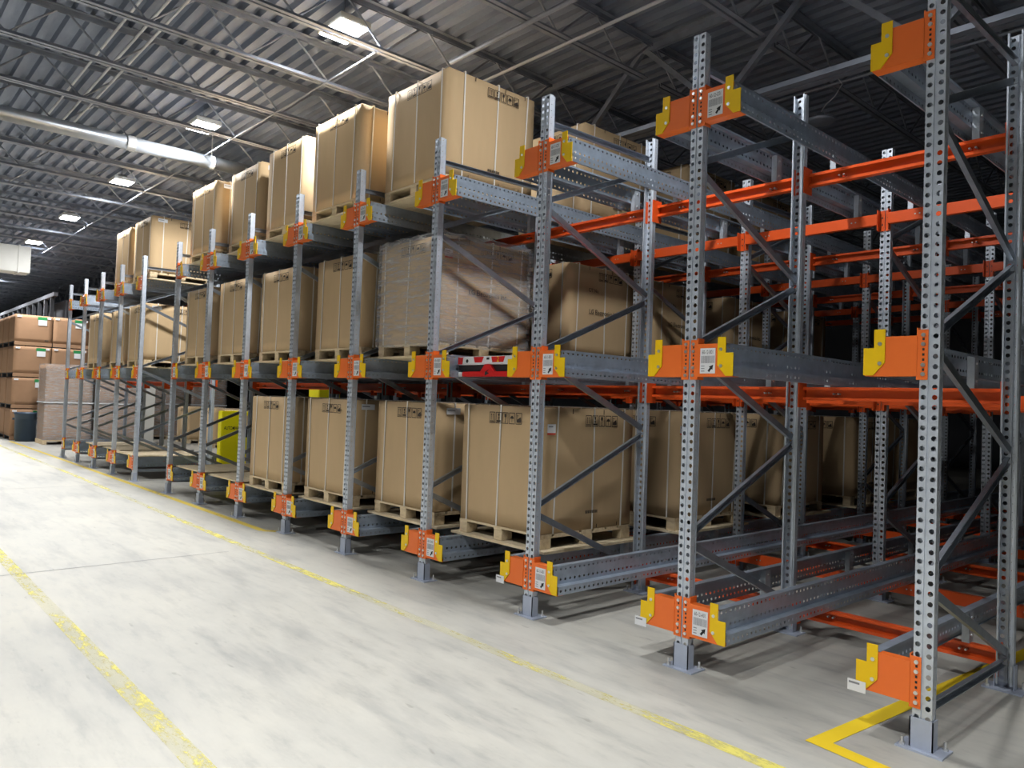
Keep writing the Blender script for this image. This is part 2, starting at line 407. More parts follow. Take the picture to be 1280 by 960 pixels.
def foot_mesh(flip):
    g = -1 if flip else 1
    mb = MB().mat('foot')
    mb.box(-.105, .105, g * .028 - .07, g * .028 + .07, 0, .009)
    mb.box(-.053, .053, min(-g * .008, -g * .003), max(-g * .008, -g * .003), .009, .15)
    for sx in (-1, 1):
        ya, yb = sorted((-g * .008, g * .052)); mb.box(min(sx * .047, sx * .053), max(sx * .047, sx * .053), ya, yb, .009, .15)
    mb.mat('bolt')
    for sx, sy in ((-1, -1), (1, 1)):
        x, y = sx * .08, g * .028 + sy * .045
        mb.tube((x, y, .009), (x, y, .05), .007, 8); mb.tube((x, y, .009), (x, y, .022), .013, 6)
    return mb.mesh('foot_plate')
FOOTF, FOOTR = foot_mesh(False), foot_mesh(True)
CSEC = [(-.013, -.022), (.013, -.022), (.013, -.018), (-.009, -.018), (-.009, .018), (.013, .018), (.013, .022), (-.013, .022)]
def brace_mesh(a, b, nm):
    return MB().mat('brace').bar(a, b, CSEC).mesh(nm)
YF, YR = .048, FD - .048
NODES = [(YR, .22), (YF, .78), (YR, 1.37), (YF, 1.945), (YR, 2.51), (YF, 3.08), (YR, 3.64)]
DIAG = []
for (ya, za), (yb, zb) in zip(NODES[:-1], NODES[1:]):
    DIAG.append(brace_mesh((0, ya, za + (.03 if za > .3 else 0)), (0, yb, zb - .03), 'diagonal_brace'))
HOR = [brace_mesh((0, YF, .185), (0, YR, .165), 'horizontal_brace'), brace_mesh((0, YF, 3.70), (0, YR, 3.72), 'horizontal_brace')]

# bracket half (s = side)
def bracket_meshes(s):
    mb = MB().mat('orange')
    x = lambda a, b: sorted((s * a, s * b))
    xa, xb = x(.0065, .052)
    mb.box(xa, xb, -.006, -.001, -.117, .125)                     # connector strip on the post face
    xa, xb = x(.052, .058); mb.box(xa, xb, -.006, .06, -.117, .135)
    xa, xb = x(.055, .30)
    mb.plate([(s * a, b) for a, b in ((.055, -.095), (.30, -.095), (.30, .03), (.25, .03), (.25, .098), (.055, .098))], -.010, -.006)
    xc = x(.055, .25); mb.box(xc[0], xc[1], -.006, .045, .094, .098); mb.box(xa, xb, -.010, .060, -.099, -.095)
    mb.mat('bolt')
    for z in (-.09, -.045, .055, .10): mb.tube((s * .027, -.006, z), (s * .027, -.014, z), .010, 8)
    mb.mat('ink')
    for z in (-.068, -.02, .005, .03, .08): mb.box(s * .027 - .005, s * .027 + .005, -.0068, -.006, z - .006, z + .006)
    arm = mb.mesh('end_bracket')
    g = MB().mat('yellow')
    poly = [(.202, .135), (.255, .135), (.255, .042), (.306, .042), (.306, -.095), (.258, -.095), (.202, -.032)]
    poly = [(s * a, b) for a, b in poly]
    g.plate(poly, -.0165, -.0105).mat('bolt')
    for z in (.062, -.036): g.tube((s * .226, -.0165, z), (s * .226, -.021, z), .010, 8)
    return arm, g.mesh('guide_plate')
BR = {1: bracket_meshes(1), -1: bracket_meshes(-1)}
def rack_label(code):
    mb = MB().mat('white').box(.080, .185, -.0125, -.0105, -.080, .072)
    yy = -.0130
    mb.mat('ink')
    def R(x0, x1, z0, z1): mb.quad((x0, yy, z0), (x1, yy, z0), (x1, yy, z1), (x0, yy, z1))
    put_text(mb, code, .034, lambda u, v: (.1325 + u, yy, .047 + v), .56)
    mb.mat('greyink'); xx = .088; random.seed(len(code) * 7)
    while xx < .176:
        wv = random.choice((.0018, .003, .0042)); R(xx, xx + wv, -.018, .026); xx += wv + random.choice((.002, .003))
    for z in (-.033, -.048, -.063): R(.088, .112, z - .005, z)
    mb.mat('ink')
    a = (.140, -.068); d = Vector((.62, .78)); n = Vector((-.78, .62))
    def pt(f, sd): return (a[0] + d.x * f + n.x * sd, yy, a[1] + d.y * f + n.y * sd)
    mb.add([pt(0, -.007), pt(.028, -.007), pt(.028, .007), pt(0, .007)], [(0, 1, 2, 3)])
    mb.add([pt(.024, -.016), pt(.052, 0), pt(.024, .016)], [(0, 1, 2)])
    return mb.mesh('rack_label')
TAGM = MB().mat('white').box(-.345, -.255, -.021, -.019, -.118, -.062).mat('greyink').quad((-.338, -.0215, -.082), (-.285, -.0215, -.082), (-.285, -.0215, -.072), (-.338, -.0215, -.072)).mesh('paper_tag')

def frame(i, row, brackets):
    y0 = row * ROWP
    if i == 0: who = 'first from the near end'
    elif i <= 8: who = '%s from the near end' % ORD[i]
    else: who = '%s of the far block' % ORD[i - 9]
    lab = 'perforated grey upright frame, %s, %s' % (who, ['front row', 'second row back', 'third row back', 'fourth row back'][row])
    if row == 0 and brackets: lab = 'perforated upright frame with orange brackets, %s, front row' % who
    t = thing('upright_frame', lab, 'rack upright', (ux(i), y0, 0), 0, 'upright frames of the rack')
    ob('upright_post', POSTF, t); ob('upright_post', POSTR, t, (0, FD, 0))
    ob('foot_plate', FOOTF, t); ob('foot_plate', FOOTR, t, (0, FD, 0))
    for m in DIAG: ob('diagonal_brace', m, t)
    for m in HOR: ob('horizontal_brace', m, t)
    if brackets:
        for L in range(3):
            for s in brackets:
                b = ob('end_bracket', BR[s][0], t, (0, 0, ZL[L]))
                ob('guide_plate', BR[s][1], b)['label'] = 'yellow guide plate'
                if s == 1: ob('rack_label', rack_label('60-%02d-%s01' % (13 - i if i <= 8 else 14 - i + 9, 'ABC'[L])) if i <= 8 else rack_label('61-%02d-%s01' % (22 - i, 'ABC'[L])), b)['label'] = 'white bay label with barcode and black arrow'
                if s == -1 and L == 0 and i <= 2: ob('paper_tag', TAGM, b)['label'] = 'white paper tag'
def sides(i): return {0: (-1,), 8: (1,), 9: (-1,), 13: (1,)}.get(i, (-1, 1))
for i in range(14): frame(i, 0, sides(i))
for i in range(0, 9): frame(i, 1, None)
for i in range(0, 6): frame(i, 2, None)
for i in range(0, 5): frame(i, 3, None)

# ------------------------------------------------------------------ rails
def rail_mesh(s, length):
    mb = MB().mat('rail')
    ln = length
    f = lambda x, z: (lambda u, v: (s * x, v, z + u))
    mb.quad((s * .200, 0, .1), (s * .250, 0, .1), (s * .250, ln, .1), (s * .200, ln, .1))
    mb.quad((s * .200, 0, .085), (s * .200, 0, .1), (s * .200, ln, .1), (s * .200, ln, .085))
    mb.perf(lambda u, v: (s * .250, v, u), -.032, .1, [.0, .078], 0, ln, .05, .0092, .024)
    mb.quad((s * .250, 0, -.032), (s * .303, 0, -.036), (s * .303, ln, -.036), (s * .250, ln, -.032))
    mb.perf(lambda u, v: (s * .303, v, u), -.096, -.036, [-.068], 0, ln, .05, .0092, .024)
    mb.quad((s * .303, 0, -.096), (s * .293, 0, -.098), (s * .293, ln, -.098), (s * .303, ln, -.096))
    return mb.mesh('rail_channel')
RL = {}
for s in (1, -1): RL[(s, 0)] = rail_mesh(s, 11.2); RL[(s, 1)] = rail_mesh(s, 1.56)
def splice(s):
    mb = MB().mat('galv')
    xa, xb = sorted((s * .205, s * .248)); mb.box(xa, xb, -.03, -.027, -.10, .095); mb.box(*sorted((s * .205, s * .208)), -.03, .04, -.10, .095)
    mb.box(xa, xb, -.03, .04, -.104, -.1)
    mb.mat('bolt')
    for z in (-.06, .05): mb.tube((s * .205, .005, z), (s * .199, .005, z), .008, 6)
    return mb.mesh('support_bracket')
SPL = {1: splice(1), -1: splice(-1)}
BEAMY = []
for r in range(4):
    if r: BEAMY.append((r * ROWP - .045, 'F'))
    BEAMY.append((r * ROWP + FD + .045, 'R'))
for n in LANES:
    for L in range(3):
        for i, s in ((n, -1), (n + 1, 1)):
            far = n >= 9
            sd = 'near end side' if s == -1 else 'far end side'
            t = thing('shuttle_rail', 'galvanised rail, %s, %s, %s' % (bay(n), LEV[L], sd), 'rail', (ux(i), .004, ZL[L]), 0, 'shuttle rails of the rack')
            ob('rail_channel', RL[(s, 1 if far else 0)], t)
            for yb, k in BEAMY[:1 if far else 7]:
                ob('support_bracket', SPL[s], t, (0, yb, 0))

# ------------------------------------------------------------------ orange cross beams
BW = S - .09
def beam_mesh(w, flip):
    g = -1 if flip else 1
    mb = MB().mat('redbeam'); h = .094
    # C section: web at back (g=1) lips to the front
    sec = [(-.025, 0), (.025, 0), (.025, h), (-.025, h), (-.025, h - .02), (-.021, h - .02), (-.021, h - .004), (.021, h - .004), (.021, .004), (-.021, .004), (-.021, .02), (-.025, .02)]
    mb.extrude([(g * a, b) for a, b in sec], lambda p, t: (t, p[0], p[1]), -w / 2, w / 2)
    mb.mat('bolt')
    for sx in (-1, 1):
        for d in (0, .035): mb.tube((sx * (w / 2 - .22) + d, g * .021, h / 2), (sx * (w / 2 - .22) + d, -.012 if g == 1 else -.026, h / 2), .007, 6)
    return mb.mesh('cross_beam_body')
BM = {k: beam_mesh(BW, k == 'F') for k in 'FR'}
def conn(k):
    mb = MB().mat('redbeam')
    if k == 'R': mb.box(-.004, .004, -.09, .028, -.055, .135)
    else:
        mb.box(-.004, .004, -.02, .03, -.05, .13); 
    return mb.mesh('end_connector')
CN = {k: conn(k) for k in 'FR'}
CNF = {s: MB().mat('redbeam').box(*sorted((s * .002, s * .042)), .036, .042, -.05, .13).mat('ink').box(s * .022 - .006, s * .022 + .006, .0355, .036, .0, .012).box(s * .022 - .006, s * .022 + .006, .0355, .036, .06, .072).mesh('face_plate') for s in (1, -1)}
for n in LANES:
    far = n >= 9
    for L in range(3):
        for q, (yb, k) in enumerate(BEAMY[:1 if far else (7 if n < 5 else 3)]):
            t = thing('cross_beam', 'orange cross beam, %s, %s, %s counting back' % (bay(n), LEV[L], ORD[q]), 'cross beam', (lane_x(n), yb, ZL[L] - .199), 0, 'orange cross beams of the rack')
            ob('cross_beam_body', BM[k], t)
            for sx in (-1, 1):
                c = ob('end_connector', CN[k], t, (sx * (BW / 2 + .0), 0, 0))
                if k == 'F': ob('face_plate', CNF[sx], c)

# ------------------------------------------------------------------ cartons, pallets, boards
CWd, CDp, CHt = 1.02, 1.10, 1.0
def carton_body(seed, W=CWd, D=CDp, H=CHt, mat='card'):
    rnd = random.Random(seed); mb = MB().mat(mat); n = 8
    ph = [rnd.uniform(0, 6) for _ in range(6)]; am = [rnd.uniform(.002, .008) for _ in range(6)]
    def face(fn, k):
        vs = []
        for j in range(n + 1):
            for i in range(n + 1):
                u, v = i / n, j / n
                e = math.sin(math.pi * u) * math.sin(math.pi * v)
                vs.append(fn(u, v, am[k] * e * (1 + .6 * math.sin(ph[k] + 5 * u + 3 * v))))
        fs = [(j * (n + 1) + i, j * (n + 1) + i + 1, (j + 1) * (n + 1) + i + 1, (j + 1) * (n + 1) + i) for j in range(n) for i in range(n)]
        mb.add(vs, fs)
    w, d = W / 2, D / 2
    face(lambda u, v, o: (-w + u * W, -d - o, v * H), 0); face(lambda u, v, o: (w - u * W, d + o, v * H), 1)
    face(lambda u, v, o: (w + o, -d + u * D, v * H), 2); face(lambda u, v, o: (-w - o, d - u * D, v * H), 3)
    face(lambda u, v, o: (-w + u * W, -d + v * D, H + o * .5), 4); face(lambda u, v, o: (-w + u * W, d - v * D, 0), 5)
    me = mb.mesh('carton_body', True)
    import bmesh
    bm = bmesh.new(); bm.from_mesh(me); bmesh.ops.remove_doubles(bm, verts=bm.verts, dist=.0006)
    ed = [e for e in bm.edges if len(e.link_faces) == 2 and e.calc_face_angle(0) > .8]
    bmesh.ops.bevel(bm, geom=ed, offset=.007, segments=2, affect='EDGES'); bm.to_mesh(me); bm.free()
    return me
BODIES = [carton_body(k) for k in range(4)]
def strap_mesh(axis, pos, W=CWd, D=CDp, H=CHt, wob=0.):
    mb = MB().mat('strap'); o = .010; hw = .0075; t = .0025
    w, d = W / 2 + o, D / 2 + o
    if axis == 'y':   # loop over front, top, back at x = pos
        lean = wob
        mb.add([(pos - hw + lean, -d, 0), (pos + hw + lean, -d, 0), (pos + hw, -d, H + o), (pos - hw, -d, H + o), (pos - hw + lean, -d + t, 0), (pos + hw + lean, -d + t, 0), (pos + hw, -d + t, H + o - t), (pos - hw, -d + t, H + o - t)],
               [(0, 1, 2, 3), (4, 7, 6, 5), (0, 4, 5, 1), (1, 5, 6, 2), (3, 7, 4, 0)])
        mb.box(pos - hw, pos + hw, -d, d, H + o - t, H + o); mb.box(pos - hw, pos + hw, d - t, d, 0, H + o - t)
    else:
        mb.add([(w, pos - hw + wob, 0), (w, pos + hw + wob, 0), (w, pos + hw, H + o), (w, pos - hw, H + o), (w - t, pos - hw + wob, 0), (w - t, pos + hw + wob, 0), (w - t, pos + hw, H + o - t), (w - t, pos - hw, H + o - t)],
               [(0, 1, 2, 3), (4, 7, 6, 5), (0, 4, 5, 1), (1, 5, 6, 2), (3, 7, 4, 0)])
        mb.box(-w, w, pos - hw, pos + hw, H + o, H + o + t); mb.box(-w, -w + t, pos - hw, pos + hw, 0, H + o)
    return mb.mesh('strap')
STY = [[strap_mesh('y', -.43, wob=.02), strap_mesh('y', .0, wob=-.012), strap_mesh('y', .40, wob=-.02)],
       [strap_mesh('y', -.36, wob=-.01), strap_mesh('y', .02, wob=.01), strap_mesh('y', .42)]]
STX = [[strap_mesh('x', -.40, wob=-.02), strap_mesh('x', .03, wob=.01), strap_mesh('x', .42, wob=-.015)],
       [strap_mesh('x', -.36), strap_mesh('x', .06, wob=-.02), strap_mesh('x', .45, wob=-.04)]]
def icons(mb, fn, c, z, w=.072, gap=.011):
    """row of five handling symbols centred at c, height z"""
    h = .094
    def rect(x0, x1, z0, z1): mb.add([fn(x0, z0), fn(x1, z0), fn(x1, z1), fn(x0, z1)], [(0, 1, 2, 3)])
    def tri(a, b, d): mb.add([fn(*a), fn(*b), fn(*d)], [(0, 1, 2)])
    x = c - (5 * w + 4 * gap) / 2; zb = z - h / 2; zt = z + h / 2; b = .0055
    for k in range(5):
        x1 = x + w; m = (x + x1) / 2
        rect(x, x1, zb, zb + b); rect(x, x1, zt - b, zt); rect(x, x + b, zb + b, zt - b); rect(x1 - b, x1, zb + b, zt - b)
        if k == 0:
            rect(x + .010, x1 - .010, zb + .012, zb + .020)
            for dx in (-.012, .012):
                rect(m + dx - .0025, m + dx + .0025, zb + .026, zt - .024); tri((m + dx - .008, zt - .026), (m + dx + .008, zt - .026), (m + dx, zt - .012))
        elif k == 1:
            rect(x + .010, x1 - .010, zb + .012, zb + .026); rect(m - .012, m + .012, zb + .030, zb + .034)
            tri((m - .012, zb + .05), (m + .012, zb + .05), (m, zb + .034)); tri((m - .012, zt - .012), (m + .012, zt - .012), (m, zb + .05))
        elif k == 2:
            rect(m - .012, m + .012, zt - .034, zt - .012); tri((m - .012, zt - .034), (m + .012, zt - .034), (m, zt - .048)); rect(m - .0025, m + .0025, zb + .014, zt - .044); rect(m - .010, m + .010, zb + .010, zb + .015)
        elif k == 3:
            pts = [(m + .022 * math.cos(math.pi * q / 8), zb + .044 + .024 * math.sin(math.pi * q / 8)) for q in range(9)]
            mb.add([fn(*p) for p in pts], [tuple(range(9))]); rect(m - .002, m + .002, zb + .014, zb + .044)
        else:
            rect(x + .012, x1 - .010, zb + .016, zb + .036); tri((x + .012, zb + .036), (x1 - .012, zb + .036), (x1 - .016, zb + .060)); rect(x + .012, x + .016, zb + .036, zt - .014); rect(x + .014, m, zt - .026, zt - .022)
        x = x1 + gap
OFF = .0115
def marks_front():
    mb = MB().mat('cardink'); fn = lambda u, v: (u, -CDp / 2 - OFF, v)
    icons(mb, fn, .06, .90); return mb.mesh('handling_print')
SFN = lambda u, v: (CWd / 2 + OFF, u, v)
def side_icons():
    mb = MB().mat('cardink'); icons(mb, SFN, .12, .90); return mb.mesh('handling_print')
def side_text(body, size, u0, v0, nm, sx):
    mb = MB().mat('cardink'); put_text(mb, body, size, lambda u, v: SFN(u + u0, v + v0), sx); return mb.mesh(nm)
def small_print():
    mb = MB().mat('cardink')
    for q in range(9): mb.add([SFN(-.05 + q * .017, .135), SFN(-.05 + q * .017 + .012, .135), SFN(-.05 + q * .017 + .012, .160), SFN(-.05 + q * .017, .160)], [(0, 1, 2, 3)])
    return mb.mesh('origin_print')
def fold_ticks():
    mb = MB().mat('cardink'); fn = SFN
    for u in (-.24, .14, .40): mb.add([fn(u, .955), fn(u + .008, .955), fn(u + .008, .995), fn(u, .995)], [(0, 1, 2, 3)]); mb.add([fn(u - .05, .01), fn(u - .042, .01), fn(u - .042, .04), fn(u - .05, .04)], [(0, 1, 2, 3)])
    return mb.mesh('edge_print')
MKF = marks_front(); SIC = side_icons(); SMP = small_print(); TICK = fold_ticks()
LGT = side_text('LG Electronics Inc.', .075, .02, .50, 'company_lettering', .86); CTN = side_text('C/T No.', .055, -.16, .735, 'number_lettering', .9)
SHIP = MB().mat('white').box(CWd / 2 + .0085, CWd / 2 + .0115, -.52, -.43, .80, .87).mat('redlab').box(CWd / 2 + .0085, CWd / 2 + .0116, -.52, -.43, .785, .80).mat('greyink').box(CWd / 2 + .0115, CWd / 2 + .0119, -.51, -.46, .845, .855).mesh('shipping_label')
SHIP2 = MB().mat('white').box(CWd / 2 + .0085, CWd / 2 + .0115, -.46, -.30, .90, .96).mat('greyink').box(CWd / 2 + .0115, CWd / 2 + .0119, -.45, -.36, .93, .94).mesh('shipping_label')
DECK = MB().mat('wood')
for k in range(7): DECK.box(-.51, .51, -.55 + k * .158, -.55 + k * .158 + .13, .098, .116)
for k in (-1, 0, 1): DECK.box(k * .46 - .05, k * .46 + .05, -.55, .548, .083, .098)
DECK = DECK.mesh('slat_deck')
BLK = bevelled(MB().mat('wood').box(-.05, .05, -.06, .06, 0, .083).mesh('block'), .003, 1)
def pallet(x, y, z, label):
    t = thing('wooden_pallet', label, 'pallet', (x, y, z), 0, 'wooden pallets under the cartons')
    ob('slat_deck', DECK, t)
    for a in (-.46, 0, .46):
        for b in (-.488, 0, .488): ob('block', BLK, t, (a, b, 0))
def board_mesh(seed):
    rnd = random.Random(seed); mb = MB().mat('ply'); W, D, T = 1.18, 1.20, .020; n = 8; vs = []
    sag = .012
    for j in range(n + 1):
        for i in range(n + 1):
            u, v = i / n - .5, j / n - .5
            z = -sag * (1 - (2 * u) ** 2) * 0 + rnd.uniform(-.001, .001)
            vs.append((u * W, v * D, T + z))
    m = len(vs); vs += [(a, b, 0) for a, b, c in vs]
    N = n + 1; fs = [(j * N + i, j * N + i + 1, (j + 1) * N + i + 1, (j + 1) * N + i) for j in range(n) for i in range(n)]
    fs += [tuple(m + q for q in f[::-1]) for f in fs]
    for i in range(n):
        fs += [(i, m + i, m + i + 1, i + 1), (n * N + i, n * N + i + 1, m + n * N + i + 1, m + n * N + i), (i * N, (i + 1) * N, m + (i + 1) * N, m + i * N), (i * N + n, m + i * N + n, m + (i + 1) * N + n, (i + 1) * N + n)]
    return mb.add(vs, fs).mesh('plywood_board')
BOARDS = [board_mesh(3), board_mesh(4)]
def board(n, L, yf, q):
    o = ob('plywood_board', BOARDS[(n + L) % 2], None, (lane_x(n), yf + .60, ZL[L] + .1005))
    return tag(o, 'plywood board on rails, %s, %s, %s from the front' % (bay(n), LEV[L], ORD[q]), 'plywood board', 'plywood boards under the loads')
EXTRA = {(3, 2, 0): 'tallest looking brown strapped carton, topmost at the front beside the empty end bays',
         (3, 1, 0): 'carton wrapped in clear film above the red shuttle bay',
         (2, 0, 0): 'brown strapped carton at floor level beside the empty end bays, at the front'}
def carton(n, L, yf, q, kind='S', sticker=None, dx=0., rot=0.):
    x = lane_x(n) + dx; y = yf + CDp / 2; z = ZL[L] + .1215
    board(n, L, yf - .03, q)
    pallet(x, y, z, 'pine pallet, %s, %s, %s from the front' % (bay(n), LEV[L], ORD[q]))
    lab = EXTRA.get((n, L, q), 'brown strapped carton, %s, %s, %s from the front' % (bay(n), LEV[L], ORD[q]))
    t = thing('carton', lab, 'cardboard carton', (x, y, z + .117), rot, 'strapped cartons stored in the rack')
    v = (n * 3 + L * 5 + q) % 4
    ob('carton_body', BODIES[v], t)
    for m in STY[v % 2]: ob('strap', m, t)
    for m in STX[(v + L) % 2]: ob('strap', m, t)
    ob('handling_print', MKF, t); ob('handling_print', SIC, t); ob('edge_print', TICK, t)
    if kind == 'T': ob('company_lettering', LGT, t); ob('number_lettering', CTN, t)
    else: ob('origin_print', SMP, t)
    if sticker: ob('shipping_label', SHIP if sticker == 1 else SHIP2, t)['label'] = 'white shipping label'
    return t
# floor level
carton(2, 0, .27, 0, 'S', 1); carton(2, 0, 2.03, 1, 'S', 1); carton(2, 0, 3.88, 2, 'S'); carton(2, 0, 5.75, 3, 'S'); carton(2, 0, 7.4, 4)
carton(3, 0, .24, 0, 'T', 2); carton(3, 0, 2.0, 1, 'T')
carton(4, 0, .15, 0, 'T', 2); carton(4, 0, 1.95, 1, 'T')
carton(5, 0, .08, 0, 'S'); carton(5, 0, 1.9, 1)
for n, yf in ((6, .09), (7, .10), (9, .05), (10, .15), (11, .15)): board(n, 0, yf, 0)
board(6, 0, 1.4, 1)
# middle level
W0 = carton(3, 1, .21, 0, 'T', 1); carton(3, 1, 1.90, 1, 'T'); carton(3, 1, 3.34, 2, 'T'); carton(3, 1, 5.0, 3, 'T'); carton(3, 1, 6.7, 4)
for n, yf in ((4, .21), (5, .135), (6, .12), (7, .125), (9, .14), (10, .18), (11, .09)):
    carton(n, 1, yf, 0, 'T' if n in (4, 6) else 'S', 2 if n == 9 else None, 0, .0 if n % 2 else .008)
carton(4, 1, 2.0, 1); carton(7, 1, 1.6, 1)
# top level
carton(3, 2, .21, 0, 'S'); carton(3, 2, 2.07, 1); carton(3, 2, 3.97, 2); carton(3, 2, 5.6, 3)
for n, yf, st in ((4, .10, None), (5, .155, None), (6, .205, 2), (7, .13, 2), (9, .17, 2), (10, .2, None)):
    carton(n, 2, yf, 0, 'S', st, 0, .0 if n % 2 else -.006)
# stretch wrap on the middle-level carton beside the shuttle
def wrap_mesh(W, D, H, seed, o=.022, z0=-.03):
    rnd = random.Random(seed); mb = MB().mat('wrap'); n = 14
    w, d = W / 2 + o, D / 2 + o
    ring = []
    for a, b in (((-w, -d), (w, -d)), ((w, -d), (w, d)), ((w, d), (-w, d)), ((-w, d), (-w, -d))):
        for i in range(n): ring.append((a[0] + (b[0] - a[0]) * i / n, a[1] + (b[1] - a[1]) * i / n))
    N = len(ring); vs = []; R = 18
    for j in range(R + 1):
        z = z0 + (H + .02 - z0) * j / R
        for i, (x, y) in enumerate(ring):
            k = rnd.uniform(-.002, .003) + .003 * math.sin(j * 1.3 + i * .45)
            l = math.hypot(x, y); q = 1 + k / l
            vs.append((x * q, y * q, z + rnd.uniform(-.008, .008) + (.02 * rnd.random() if j == R else 0)))
    fs = [(j * N + i, j * N + (i + 1) % N, (j + 1) * N + (i + 1) % N, (j + 1) * N + i) for j in range(R) for i in range(N)]
    return mb.add(vs, fs).mesh('stretch_wrap', True)
ob('stretch_wrap', wrap_mesh(CWd, CDp, CHt, 5), W0)['label'] = 'clear crinkled stretch wrap'
# gathered wrap bunch at the back corner
bn = MB().mat('wrap'); rnd = random.Random(2)
for k in range(7):
    a = (CWd / 2 + .02, CDp / 2 - .05, 1.0 - k * .07); b = (CWd / 2 + .03 + rnd.uniform(0, .06), CDp / 2 + .05 + rnd.uniform(0, .1), .8 - k * .08)
    c = (CWd / 2 + .01, CDp / 2 + .02, .6 - k * .06)
    bn.add([a, b, c], [(0, 1, 2)])
ob('loose_wrap', bn.mesh('loose_wrap'), W0)

# ------------------------------------------------------------------ red pallet shuttle in the third bay, middle level
t = thing('pallet_shuttle', 'red and white pallet shuttle parked at the mouth of the third bay, middle level', 'pallet shuttle', (lane_x(2), .10, ZL[1]))
bd = MB().mat('red').box(-.41, .41, .06, 1.0, -.025, .055); ob('chassis', bevelled(bd.mesh('chassis'), .006), t)
ob('top_plate', bevelled(MB().mat('red').box(-.34, .34, .04, .98, .055, .082).mesh('top_plate'), .004), t)
pn = MB().mat('white').box(-.40, .40, .0, .058, .012, .082); pl = ob('control_panel', bevelled(pn.mesh('control_panel'), .004), t); pl['label'] = 'white front control panel'
def dcl(name, poly, mat, y=-.0015, parent=pl):
    return ob(name, MB().mat(mat).plate(poly, y, y + .0012).mesh(name), parent)
dcl('red_decal', [(-.40, .018), (-.34, .018), (-.33, .078), (-.40, .078)], 'red'); dcl('red_decal', [(-.17, .03), (-.08, .03), (-.055, .078), (-.19, .078)], 'red')
dcl('red_decal', [(.055, .03), (.19, .03), (.21, .078), (.04, .078)], 'red'); dcl('sensor', [(-.02, .052), (.015, .052), (.015, .070), (-.02, .070)], 'ink')
dcl('push_button', [(-.275 + .016 * math.cos(q * math.pi / 5), .045 + .016 * math.sin(q * math.pi / 5)) for q in range(10)], 'ink')
mb = MB().mat('yellow'); put_text(mb, '2', .062, lambda u, v: (.125 + u, -.0025, .054 + v)); ob('number_decal', mb.mesh('number_decal'), pl)
ob('front_recess', MB().mat('black').box(-.41, .41, .02, .06, -.045, .012).mesh('front_recess'), t)
bm_ = MB().mat('red').box(-.33, .33, -.012, .02, -.088, -.045).mesh('bumper'); bp_ = ob('bumper', bevelled(bm_, .006), t)
for sx in (-1, 1): ob('bumper_end', MB().mat('white').box(*sorted((sx * .332, sx * .385)), -.010, .02, -.086, -.048).mesh('bumper_end'), bp_)
ob('scanner', MB().mat('red').plate([(-.09, -.05), (.09, -.05), (.03, .012), (-.03, .012)], -.012, .03).mat('ink').plate([(-.02, -.08), (.03, -.06), (.0, -.05), (.03, -.03), (-.02, -.05)], -.0155, -.013).mesh('scanner'), t)
for sx in (-1, 1):
    for yy in (.2, .84):
        ob('wheel', MB().mat('black').tube((sx * .37, yy, .0), (sx * .412, yy, .0), .034, 16).mesh('wheel'), t)

# ------------------------------------------------------------------ yellow machines in and behind the gap
t = thing('yellow_stacker', 'yellow machine cabinet with black lettering standing behind the far boards', 'machine', (-11.7, 1.12, 0))
ob('cabinet', bevelled(MB().mat('yellowm').box(-.16, .0, 0, .36, .12, 1.265).mesh('cabinet'), .012), t)
mb = MB().mat('ink'); put_text(mb, 'AUTOMHA', .085, lambda u, v: (.0015, .18 + u, .965 + v), .62); ob('lettering', mb.mesh('lettering'), t)
ob('lower_body', bevelled(MB().mat('yellowm').box(-.5, -.02, .37, 1.15, .10, .80).mesh('lower_body'), .02), t)
ob('seat_pad', bevelled(MB().mat('black').box(-.42, -.08, .45, .9, .80, .95).mesh('seat_pad'), .02), t)
ob('guard_bar', MB().mat('yellowm').box(-.5, -.02, .37, 1.15, 1.19, 1.25).mesh('guard_bar'), t)
for q in (.43, 1.1): ob('guard_post', MB().mat('black').box(-.28, -.22, q - .03, q + .03, .80, 1.19).mesh('guard_post'), t)
for q in (.3, 1.0): ob('wheel', MB().mat('black').tube((-.5, q, .1), (-.05, q, .1), .1, 18).mesh('wheel'), t)
t = thing('yellow_mast', 'yellow mast head showing above the fifth bay floor carton', 'machine', (-11.6, 3.0, 0))
ob('mast_head', bevelled(MB().mat('yellowm').box(-.2, .2, -.22, .22, 1.45, 1.74).mesh('mast_head'), .01), t)
for q in (-.17, .17): ob('mast_post', MB().mat('dark').box(-.06, .06, q - .04, q + .04, .1, 1.45).mesh('mast_post'), t)
ob('mast_base', MB().mat('yellowm').box(-.35, .35, -.3, .3, 0, .12).mesh('mast_base'), t)

